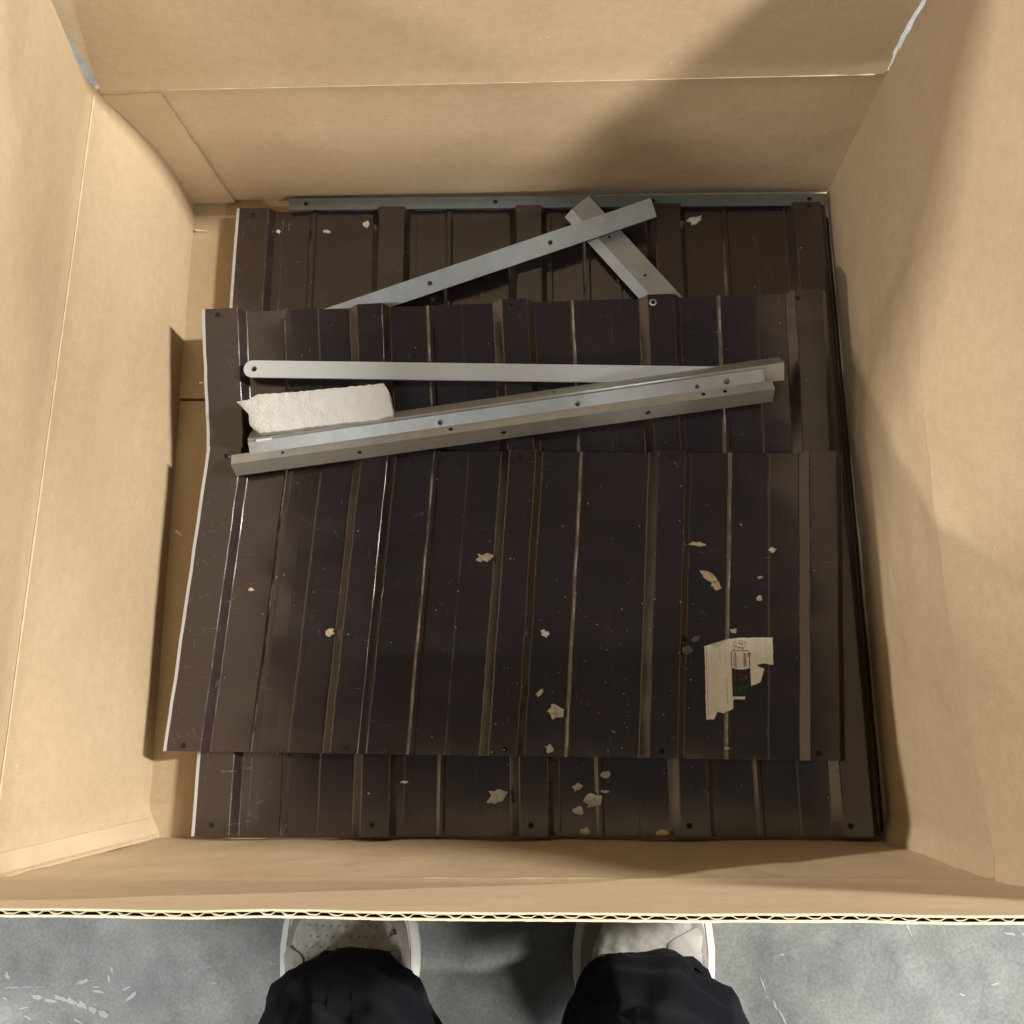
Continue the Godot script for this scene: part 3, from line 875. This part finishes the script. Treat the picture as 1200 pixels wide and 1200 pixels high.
# ---------------------------------------------------------------- the torn sticker
func sticker() -> void:
	var rng := RandomNumberGenerator.new()
	rng.seed = 8
	# picture in pixels of the photograph's sticker, 12 per unit
	var im := mottled(512, Vector3(246, 247, 242), [[noise_of(91, 0.01, 3), 5, 5, 6, 1, 1], [noise_of(92, 0.2, 1), 3, 3, 3, 1, 1]])
	var ink := Color8(70, 66, 52)
	# map photo offset (x 0..82, y 0..96) to the 512 square
	var k := 512.0 / 98.0
	for col in range(8, 19, 2):          # small print, read sideways
		var y := 14.0
		while y < 88.0:
			var l := rng.randf_range(1.0, 4.0)
			stroke(im, Vector2(col, y) * k, Vector2(col, y + l) * k, 4.5, ink, 0.42, rng, 0.7)
			y += l + rng.randf_range(0.6, 1.2)
	stroke(im, Vector2(6, 8) * k, Vector2(6, 92) * k, 2.5, ink, 0.7, rng, 0.1)
	for p in [[22, 16, 26], [22, 41, 42.5], [28.5, 48, 78]]:
		stroke(im, Vector2(p[0], p[1]) * k, Vector2(p[0], p[2]) * k, 8.0, Color8(92, 104, 84) if p[0] > 25 else ink, 0.6, rng, 0.6)
	for col in range(63, 71, 2):
		var y := 3.0
		while y < 28.0:
			var l := rng.randf_range(1.0, 3.0)
			stroke(im, Vector2(col, y) * k, Vector2(col, y + l) * k, 4.0, ink, 0.32, rng, 0.7)
			y += l + rng.randf_range(0.6, 1.4)
	stroke(im, Vector2(75.5, 2) * k, Vector2(75.5, 30) * k, 2.0, ink, 0.6, rng, 0.1)
	# oval mark with three arrows
	for i in 60:
		var a := TAU * i / 60.0
		if i % 20 > 2:
			var p := Vector2(45.5 + cos(a) * 7.0, 9.0 + sin(a) * 4.2) * k
			stroke(im, p, p + Vector2(2, 1), 3.5, ink, 0.9, rng, 0.1)
	for q in [[40, 12, 42.5, 11], [43.5, 13.5, 45, 11.5], [46, 13, 50, 14], [44, 7, 49, 8.5], [49, 8.5, 48, 10]]:
		stroke(im, Vector2(q[0], q[1]) * k, Vector2(q[2], q[3]) * k, 6.0, Color8(40, 36, 26), 0.95, rng, 0.1)
	# rounded frame and the dark field with its pictograms
	for q in [[34.5, 19, 34.5, 36], [36.5, 16.5, 54, 16.5], [56, 18, 56, 36], [34.5, 19, 36.5, 16.5], [54, 16.5, 56, 18]]:
		stroke(im, Vector2(q[0], q[1]) * k, Vector2(q[2], q[3]) * k, 4.5, ink, 0.95, rng, 0.05)
	for x in range(int(34.5 * k), int(56.5 * k)):
		var sag := 2.2 * (1.0 - pow((x / k - 45.5) / 11.0, 2.0))
		for y in range(int((36.5 + sag) * k), int(70 * k)):
			dab(im, x, y, Color8(34, 31, 40) if y < 55.5 * k else Color8(26, 50, 38), 0.97)
	for i in 40:
		var a := TAU * i / 40.0
		var p := Vector2(55.5 + cos(a) * 1.7, 21.0 + sin(a) * 1.9) * k
		stroke(im, p, p + Vector2(3, 1), 5.0, ink, 0.95, rng, 0.1)
	for q in [[38.5, 40, 38.5, 53], [43, 45, 47, 44], [43.5, 48, 46, 51], [47, 47, 48, 51], [50, 45.5, 53, 45.5], [50, 46, 51, 49.5], [53, 47, 51, 49.5], [38.5, 58, 38.5, 67], [43, 58, 43, 67], [45, 59, 49, 59], [45, 59, 45, 65]]:
		stroke(im, Vector2(q[0], q[1]) * k, Vector2(q[2], q[3]) * k, 6.0, Color8(150, 150, 150) if q[1] < 56 else Color8(96, 124, 104), 0.7, rng, 0.4)
	M.label = textured(im, 0.65, Vector3.ONE)
	M.label.texture_repeat = false
	# outline in the same photo units
	var out := [[4.5, 11], [30, 3.5], [44, 1.5], [84, 0.8], [83.5, 33], [71, 31.5], [64, 34], [73, 37.5], [68, 53], [55.5, 58.5], [53, 60], [49, 73], [36, 73], [35, 84], [24, 89], [17, 87], [13, 96], [4.0, 96.5]]
	var origin := Vector2(0.1605, -0.1155)
	var unit := Vector2(0.000882, 0.000872)
	var poly := []
	for p in out:
		poly.append(origin + Vector2(p[0] - 0.5 * p[1] * 0.012, p[1]) * unit)
	var st := tool()
	var base := func(x: float, z: float) -> float: return surf(x, z) + 0.0012
	slab(st, lift(poly, 0.0003, 0.003, rng), base, 0.0, 0.0004, 0.0001, 0.0001, 0.003, noise_of(5, 0.2, 1), origin, Vector2(98, 98) * unit)
	var t := thing("torn_sticker", "torn white printed sticker on the topmost sheet", "sticker", Vector3.ZERO)
	commit(st, "printed_paper", M.label, t)
	# the corner that has come loose and folded over
	var at := func(px: float, py: float, h: float) -> Vector3:
		var q := origin + Vector2(px, py) * unit
		return Vector3(q.x, surf(q.x, q.y) + h, q.y)
	var fl := tool()
	var a: Vector3 = at.call(10, 9.6, 0.0022)
	var b: Vector3 = at.call(33, 2.6, 0.0022)
	var c: Vector3 = at.call(18.5, 14.5, 0.0062)
	var m: Vector3 = at.call(24, 9.0, 0.0062)
	var dn := Vector3(0, -0.0003, 0)
	for q in [[a, b, m], [a, m, c]]:
		tri(fl, q[0], q[1], q[2], 1)
		tri(fl, q[0] + dn, q[2] + dn, q[1] + dn, 2)
	quad(fl, b, m, m + dn, b + dn)
	quad(fl, m, c, c + dn, m + dn)
	quad(fl, c, a, a + dn, c + dn)
	commit(fl, "folded_corner", plain(0.66, 0.64, 0.55, 0.7), t)
	# the two printed words, read sideways
	var word := SystemFont.new()
	word.font_names = PackedStringArray(["Droid Sans"])
	word.font_weight = 700
	for wd in [["DONNEZ", 50.5, 27.5], ["RECYCLEZ", 39.2, 27.5]]:
		var tm := TextMesh.new()
		tm.text = wd[0]
		tm.font = word
		tm.font_size = 32
		tm.pixel_size = 0.000107 if wd[0] == "DONNEZ" else 0.000092
		tm.depth = 0.0001
		var o := MeshInstance3D.new()
		o.mesh = tm
		o.material_override = plain(0.10, 0.09, 0.06, 0.8)
		o.name = "printed_word"
		var p: Vector3 = at.call(wd[1], wd[2], 0.0024)
		o.transform = Transform3D(Basis(Vector3(0, 0, 1), Vector3(1, 0, 0), Vector3(0, 1, 0)), p)
		t.add_child(o, true)

# ---------------------------------------------------------------- crumbs and specks
func crumbs() -> void:
	var rng := RandomNumberGenerator.new()
	rng.seed = 21
	var nz := noise_of(33, 0.4, 2)
	# [x, z, length, width, angle, material, label]
	var list := [
		[-0.0645, -0.1995, 0.019, 0.010, -0.1, "crumb", "tan flake beside a rib, in the middle of the topmost sheet"],
		[-0.2265, -0.1215, 0.012, 0.008, -0.2, "crumb", "tan flake against a rib, left part of the topmost sheet"],
		[-0.312, -0.167, 0.007, 0.004, 0.0, "crumb", "small tan chip near the left edge of the topmost sheet"],
		[0.0100, -0.0400, 0.022, 0.017, 0.3, "chalk", "ragged pale clot beside a thin bead on the topmost sheet"],
		[-0.006, -0.059, 0.014, 0.005, -0.7, "chalk", "small white sliver just behind the ragged pale clot"],
		[0.003, -0.003, 0.010, 0.008, 0.2, "chalk", "pale crumb at the front edge of the topmost sheet"],
		[0.000, -0.120, 0.010, 0.008, 0.2, "chalk", "lone pale crumb behind the clots on the topmost sheet"],
		[0.1605, -0.2120, 0.017, 0.006, 0.1, "crumb", "buff flake on the topmost sheet, farthest back of those near the sticker"],
		[0.1700, -0.1790, 0.026, 0.007, 0.55, "crumb", "long buff smear crossing the thin bead behind the sticker"],
		[0.1780, -0.1690, 0.014, 0.009, 0.2, "crumb", "patchy buff lump beside the long smear behind the sticker"],
		[0.2390, -0.2055, 0.009, 0.005, 0.1, "chalk", "pale oval chip near the right rib, behind the sticker"],
		[0.2250, -0.1770, 0.008, 0.003, -0.1, "crumb", "thin buff sliver between the smear and the right rib"],
		[0.2235, -0.1555, 0.007, 0.005, -0.5, "chalk", "small bluish white chip behind the sticker"],
		[0.1945, -0.1215, 0.011, 0.005, 0.0, "chalk", "pale chip touching the back edge of the sticker"],
		[0.147, -0.1015, 0.013, 0.011, 0.4, "dirt", "dull brown clot left of the sticker"],
		[0.155, -0.113, 0.011, 0.005, -0.3, "dirt", "dull grey smear at the sticker's folded corner"],
		[0.183, -0.003, 0.005, 0.004, 0.0, "chalk", "tiny pale grain in front of the sticker"],
		[-0.0505, 0.0445, 0.024, 0.015, -0.35, "chalk", "large pale flake at the front end of the long sheet"],
		[0.0485, 0.0500, 0.022, 0.017, -0.2, "chalk", "largest pale clot of the cluster at the front of the long sheet"],
		[0.0330, 0.0590, 0.012, 0.008, 0.1, "chalk", "pale crumb touching the front left of the largest clot"],
		[0.0315, 0.0360, 0.013, 0.009, -0.2, "chalk", "pale crumb behind the largest clot, near the dark rib side"],
		[0.0620, 0.0230, 0.013, 0.007, -0.2, "chalk", "pale crumb farthest back of the front cluster"],
		[0.0385, 0.0795, 0.012, 0.009, 0.2, "crumb", "buff crumb of the front cluster, nearest the front wall"],
		[0.1180, 0.0810, 0.018, 0.007, 0.25, "crumb", "buff flake against the front wall, right of the cluster"],
		[0.0600, 0.0400, 0.010, 0.003, 0.2, "chalk", "thin pale sliver right behind the largest clot"],
		[-0.147, 0.031, 0.009, 0.003, -0.1, "chalk", "thin pale sliver on the front of the long sheet, left of the flakes"],
		[0.1790, -0.6060, 0.020, 0.010, -0.3, "chalk", "pale flake at the back right, beside the steel angle by the wall"],
		[-0.2080, -0.6080, 0.009, 0.009, 0.2, "crumb", "tan crumb at the back left, before the steel angle"],
		[-0.2550, -0.5990, 0.009, 0.004, 0.0, "chalk", "white oval chip at the back left of the long sheet"],
		[-0.3130, -0.6000, 0.006, 0.006, 0.0, "chalk", "round white grain by the left groove at the back"],
		[-0.0330, -0.6430, 0.009, 0.004, 0.0, "chalk", "white chip on the steel angle at the back wall"],
	]
	M.dirt = plain(0.16, 0.13, 0.09, 0.95)
	for c in list:
		var o := Vector2(c[0], c[1])
		var d := Vector2.from_angle(c[4])
		var s := d.orthogonal()
		var poly := []
		for k in 11:
			var a := TAU * k / 11
			poly.append(o + d * cos(a) * c[2] * 0.5 * rng.randf_range(0.45, 1.2) + s * sin(a) * c[3] * 0.5 * rng.randf_range(0.45, 1.3))
		var st := tool()
		var rest := 0.0
		for p in poly:
			rest = maxf(rest, surf(p.x, p.y))
		var base := func(x: float, z: float) -> float: return lerpf(surf(x, z), rest, 0.35) + 0.0011
		slab(st, lift(poly, 0.0007, 0.0022, rng), base, -0.0002, 0.0026, 0.0014, 0.0030, 0.0022, nz)
		var ob := commit(st, "dried_flake", M[c[5]])
		tag(ob, c[6], "flake", "dried flakes and crumbs lying on the brown sheets")
	# specks too small to pick apart
	var sp := tool()
	for k in 190:
		var x := rng.randf_range(-0.35, 0.30)
		var z := rng.randf_range(-0.61, 0.075)
		if rng.randf() < 0.45:
			x = 0.07 + rng.randfn(0.0, 0.10)
			z = 0.0 + rng.randfn(-0.05, 0.09)
		if x < -0.35 or x > 0.30 or z > 0.078:
			continue
		var y := surf(x, z) + 0.0013
		var r := rng.randf_range(0.0004, 0.0011) * (1.6 if rng.randf() < 0.08 else 1.0)
		var a0 := rng.randf() * TAU
		var c := Vector3(x, y + r * 0.6, z)
		for i in 5:
			var a := a0 + TAU * i / 5
			var b := a0 + TAU * (i + 1) / 5
			tri(sp, c, Vector3(x + cos(a) * r, y, z + sin(a) * r * 0.8), Vector3(x + cos(b) * r, y, z + sin(b) * r * 0.8))
	var dust := commit(sp, "dust_specks", plain(0.34, 0.33, 0.30, 0.9))
	dust.set_meta("kind", "stuff")
	tag(dust, "fine pale dust specks scattered over the brown sheets", "dust")

# ---------------------------------------------------------------- the photographer's legs
func person() -> void:
	var t := thing("person", "person in dark navy trousers and pale perforated sneakers standing against the front of the box", "person", Vector3(-0.05, 0, 0.27))
	var n := noise_of(202, 3.0, 3)
	var st := tool()
	for leg in [[-0.193, -0.143, -0.115, 0.0775, 0], [0.098, 0.075, 0.040, 0.078, 1]]:
		var rings := []
		var rows := 64
		var seg := 56
		for j in rows + 1:
			var v := float(j) / rows
			var y := lerpf(0.052, 0.90, pow(v, 1.35))
			var cx := lerpf(leg[0], leg[1], clampf((y - 0.05) / 0.25, 0.0, 1.0)) if y < 0.3 else lerpf(leg[1], leg[2], clampf((y - 0.3) / 0.6, 0.0, 1.0))
			var grow := 1.0 - 0.05 * smoothstep(0.06, 0.30, y) + 0.12 * smoothstep(0.30, 0.72, y) - 0.45 * smoothstep(0.78, 0.90, y)
			var ring := []
			for i in seg + 1:
				var a := TAU * (i % seg) / seg
				var hx: float = leg[3] * grow
				var hz := 0.092 * grow
				var fold := 0.008 * exp(-pow((y - (0.135 + 0.028 * sin(a + leg[4] * 2.0))) / 0.022, 2.0)) + 0.006 * exp(-pow((y - (0.215 + 0.04 * sin(a * 1.0 + 1.0))) / 0.03, 2.0))
				fold -= 0.006 * exp(-pow((y - (0.103 + 0.02 * sin(a + leg[4] * 2.0))) / 0.014, 2.0))
				if leg[4] == 1:
					fold *= 1.5
				fold += 0.0014 * smoothstep(0.082, 0.078, y) + 0.0016 * exp(-pow((a - 4.3) / 0.05, 2.0))
				fold += 0.010 * n.get_noise_3d(cos(a) * 0.6 + leg[4] * 7.0, y * 1.8, sin(a) * 0.6)
				var px := cos(a)
				var pz := sin(a)
				var sx := signf(px) * pow(absf(px), 0.85)
				var sz := signf(pz) * pow(absf(pz), 0.85)
				var hem := 0.0
				if j < 6:
					hem = (0.018 * maxf(0.0, -pz) - 0.030 * maxf(0.0, pz)) * (1.0 - j / 6.0)
				ring.append(Vector3(cx + sx * (hx + fold) + 0.05, y + hem, 0.006 + 0.05 * smoothstep(0.3, 0.9, y) + sz * (hz + fold)))
			rings.append(ring)
		for j in rows:
			for i in seg:
				var u0 := Vector2(i / float(seg) * 0.55, j / float(rows))
				var u1 := Vector2((i + 1) / float(seg) * 0.55, (j + 1) / float(rows))
				quad(st, rings[j][i], rings[j][i + 1], rings[j + 1][i + 1], rings[j + 1][i], 1, u0, Vector2(u1.x, u0.y), u1, Vector2(u0.x, u1.y))
		# turned-up inside of the hem
		for i in seg:
			var ia: Vector3 = rings[0][i]
			var ib: Vector3 = rings[0][i + 1]
			var c := Vector3(leg[0] + 0.05, 0, 0.006)
			var ja := ia.lerp(Vector3(c.x, ia.y, c.z), 0.05) + Vector3(0, 0.03, 0)
			var jb := ib.lerp(Vector3(c.x, ib.y, c.z), 0.05) + Vector3(0, 0.03, 0)
			quad(st, ia, ib, jb, ja, 2)
	# hips
	var hip := []
	for j in 13:
		var v := j / 12.0
		var ring := []
		for i in 41:
			var a := TAU * (i % 40) / 40
			ring.append(Vector3(0.0125 + cos(a) * lerpf(0.171, 0.158, v) * (0.93 + 0.07 * smoothstep(0.0, 0.3, v)), lerpf(0.75, 1.04, v), 0.055 + sin(a) * lerpf(0.118, 0.104, v) * (0.9 + 0.1 * smoothstep(0.0, 0.3, v))))
		hip.append(ring)
	for j in 12:
		for i in 40:
			quad(st, hip[j][i], hip[j][i + 1], hip[j + 1][i + 1], hip[j + 1][i], 3)
	for i in 40:
		tri(st, hip[12][i], hip[12][i + 1], Vector3(0.012, 1.05, 0.055), 3)
		tri(st, hip[0][i], hip[0][i + 1], Vector3(0.012, 0.74, 0.055), 3)
	commit(st, "trousers", M.cloth, t)
	shoe(t, Vector3(-0.201 + 0.05, 0, -0.27), 1.0, 0)
	shoe(t, Vector3(0.0985 + 0.05, 0, -0.27), -1.0, 1)

func shoe_half(w: float) -> float:   # half width along the foot, 0 toe .. 1 heel
	var k := [0.018, 0.046, 0.060, 0.067, 0.0695, 0.069, 0.066, 0.060, 0.053, 0.049, 0.047, 0.046, 0.044, 0.036, 0.012]
	var x := clampf(w, 0.0, 1.0) * (k.size() - 1)
	var i := mini(int(x), k.size() - 2)
	return lerpf(k[i], k[i + 1], smoothstep(0.0, 1.0, x - i) * 0.5 + (x - i) * 0.5)

func shoe_top(w: float) -> float:
	var k := [0.030, 0.046, 0.056, 0.064, 0.071, 0.078, 0.087, 0.098, 0.108, 0.112, 0.110, 0.106, 0.102, 0.098, 0.08]
	var x := clampf(w, 0.0, 1.0) * (k.size() - 1)
	var i := mini(int(x), k.size() - 2)
	return lerpf(k[i], k[i + 1], x - i)

func shoe(parent: Node3D, at: Vector3, hand: float, kind: int) -> void:
	var s := Node3D.new()
	s.name = "sneaker"
	s.position = at + Vector3(0, 0, 0.112)
	parent.add_child(s, true)
	var long := 0.285
	var n := noise_of(300 + kind, 4.0, 3)
	var skin := func(w: float, a: float, grow: float) -> Vector3:   # a: -1 inner foot .. 1 outer foot, over the top
		var hw := (shoe_half(w) - 0.008) * (1.0 + grow)
		var top := shoe_top(w)
		var ang := a * PI / 2
		var x := sin(ang) * hw
		var y := 0.024 + (top - 0.024) * pow(maxf(0.0, cos(ang)), 0.62)
		x += hand * 0.004 * sin(PI * w)
		y += 0.0022 * n.get_noise_2d(w * 5.0, a * 2.0) + grow * 0.03
		return Vector3(x, y, w * long)
	var st := tool()
	for i in 44:
		for j in 32:
			var w0 := i / 44.0
			var w1 := (i + 1) / 44.0
			var a0 := j / 16.0 - 1.0
			var a1 := (j + 1) / 16.0 - 1.0
			quad(st, skin.call(w0, a0, 0.0), skin.call(w1, a0, 0.0), skin.call(w1, a1, 0.0), skin.call(w0, a1, 0.0), 1, Vector2(w0, a0), Vector2(w1, a0), Vector2(w1, a1), Vector2(w0, a1))
	commit(st, "upper", M.suede, s)
	# midsole
	var so := tool()
	var prof := [[0.0, 0.90], [0.006, 1.0], [0.020, 1.015], [0.029, 0.99], [0.030, 0.90]]
	for i in 60:
		for j in prof.size() - 1:
			for sd in [-1.0, 1.0]:
				var p := []
				for c in [[i, j], [i + 1, j], [i + 1, j + 1], [i, j + 1]]:
					var w: float = c[0] / 60.0
					var hw: float = shoe_half(w) * prof[c[1]][1]
					var zz: float = (w - 0.5) * (long + 0.012) * (0.985 + 0.015 * prof[c[1]][1]) + long / 2
					p.append(Vector3(sd * hw + hand * 0.004 * sin(PI * w), prof[c[1]][0] + 0.0015, zz))
				quad(so, p[0], p[1], p[2], p[3], 1)
	for i in 60:
		var p := []
		for c in [[i, -1.0], [i + 1, -1.0], [i + 1, 1.0], [i, 1.0]]:
			var w: float = c[0] / 60.0
			p.append(Vector3(c[1] * shoe_half(w) * 0.90 + hand * 0.004 * sin(PI * w), 0.0015, (w - 0.5) * (long + 0.012) + long / 2))
		quad(so, p[0], p[1], p[2], p[3], 2)
		var up := Vector3(0, 0.029, 0)
		quad(so, p[3] + up, p[2] + up, p[1] + up, p[0] + up, 3)
	commit(so, "sole", M.sole, s)
	# pale perforated vamp laid over the upper
	var edge := func(v: float) -> float:
		return (0.50 + 0.10 * smoothstep(0.0, 0.20, v) - 0.04 * sin(v * 9.0)) if kind == 0 else (0.60 + 0.05 * sin(v * 14.0))
	var va := tool()
	var g := func(i: int, j: int, hgt: float) -> Vector3:
		var w := lerpf(0.04, 0.47, i / 30.0)
		var lim: float = edge.call(i / 30.0)
		var a := lerpf(-lim, lim, j / 28.0)
		var rim := minf(minf(j, 28 - j) / 2.0, 1.0)
		return skin.call(w, a, hgt * (0.4 + 0.6 * rim))
	for i in 30:
		for j in 28:
			quad(va, g.call(i, j, 0.035), g.call(i + 1, j, 0.035), g.call(i + 1, j + 1, 0.035), g.call(i, j + 1, 0.035), 1, Vector2(i, j) / 30.0, Vector2(i + 1, j) / 30.0, Vector2(i + 1, j + 1) / 30.0, Vector2(i, j + 1) / 30.0)
	for i in 30:
		for j in [0, 28]:
			quad(va, g.call(i, j, 0.035), g.call(i + 1, j, 0.035), g.call(i + 1, j, -0.01), g.call(i, j, -0.01), 2)
	for j in 28:
		quad(va, g.call(30, j, 0.035), g.call(30, j + 1, 0.035), g.call(30, j + 1, -0.01), g.call(30, j, -0.01), 3)
	var vamp := commit(va, "vamp", M.leather, s)
	var dots := tool()
	for r in 10:
		for c in range(-5, 6):
			var w: float = 0.09 + r * 0.032
			var a: float = (c + 0.5 * (r % 2)) * 0.085
			if absf(a) > 0.42 or (kind == 1 and r < 6):
				continue
			var p: Vector3 = skin.call(w, a, 0.037)
			var px: Vector3 = (skin.call(w, a + 0.02, 0.037) - p).normalized()
			var pz: Vector3 = (skin.call(w + 0.01, a, 0.037) - p).normalized()
			var o: Vector3 = p + Vector3(0, 0.0006, 0)
			for i in 6:
				tri(dots, o, o + (px * cos(TAU * i / 6) + pz * sin(TAU * i / 6)) * 0.0011, o + (px * cos(TAU * (i + 1) / 6) + pz * sin(TAU * (i + 1) / 6)) * 0.0011)
	var po := commit(dots, "perforations", M.pore, vamp)
	po.set_meta("kind", "stuff")
	# tabs at the lacing
	for q in [[-0.52, 0.30], [0.50, 0.26]] if kind == 0 else [[0.40, 0.24], [0.34, 0.33], [-0.30, 0.30]]:
		var tb := tool()
		for i in 10:
			for j in 6:
				var p := []
				for c in [[i, j], [i + 1, j], [i + 1, j + 1], [i, j + 1]]:
					var a: float = q[0] + (c[0] / 10.0 - 0.5) * (0.50 if kind else 0.34)
					var round := sqrt(maxf(0.0, 1.0 - pow(c[0] / 5.0 - 1.0, 4.0)))
					var w: float = q[1] + (c[1] / 6.0 - 0.5) * 0.075 * round + 0.10 * (a - q[0]) * signf(q[0]) * -1.0
					p.append(skin.call(w, a, 0.075) + Vector3(0, 0.0012 * sin(PI * c[1] / 6.0), 0))
				quad(tb, p[0], p[1], p[2], p[3], 1)
		commit(tb, "lace_tab", M.leather, s)
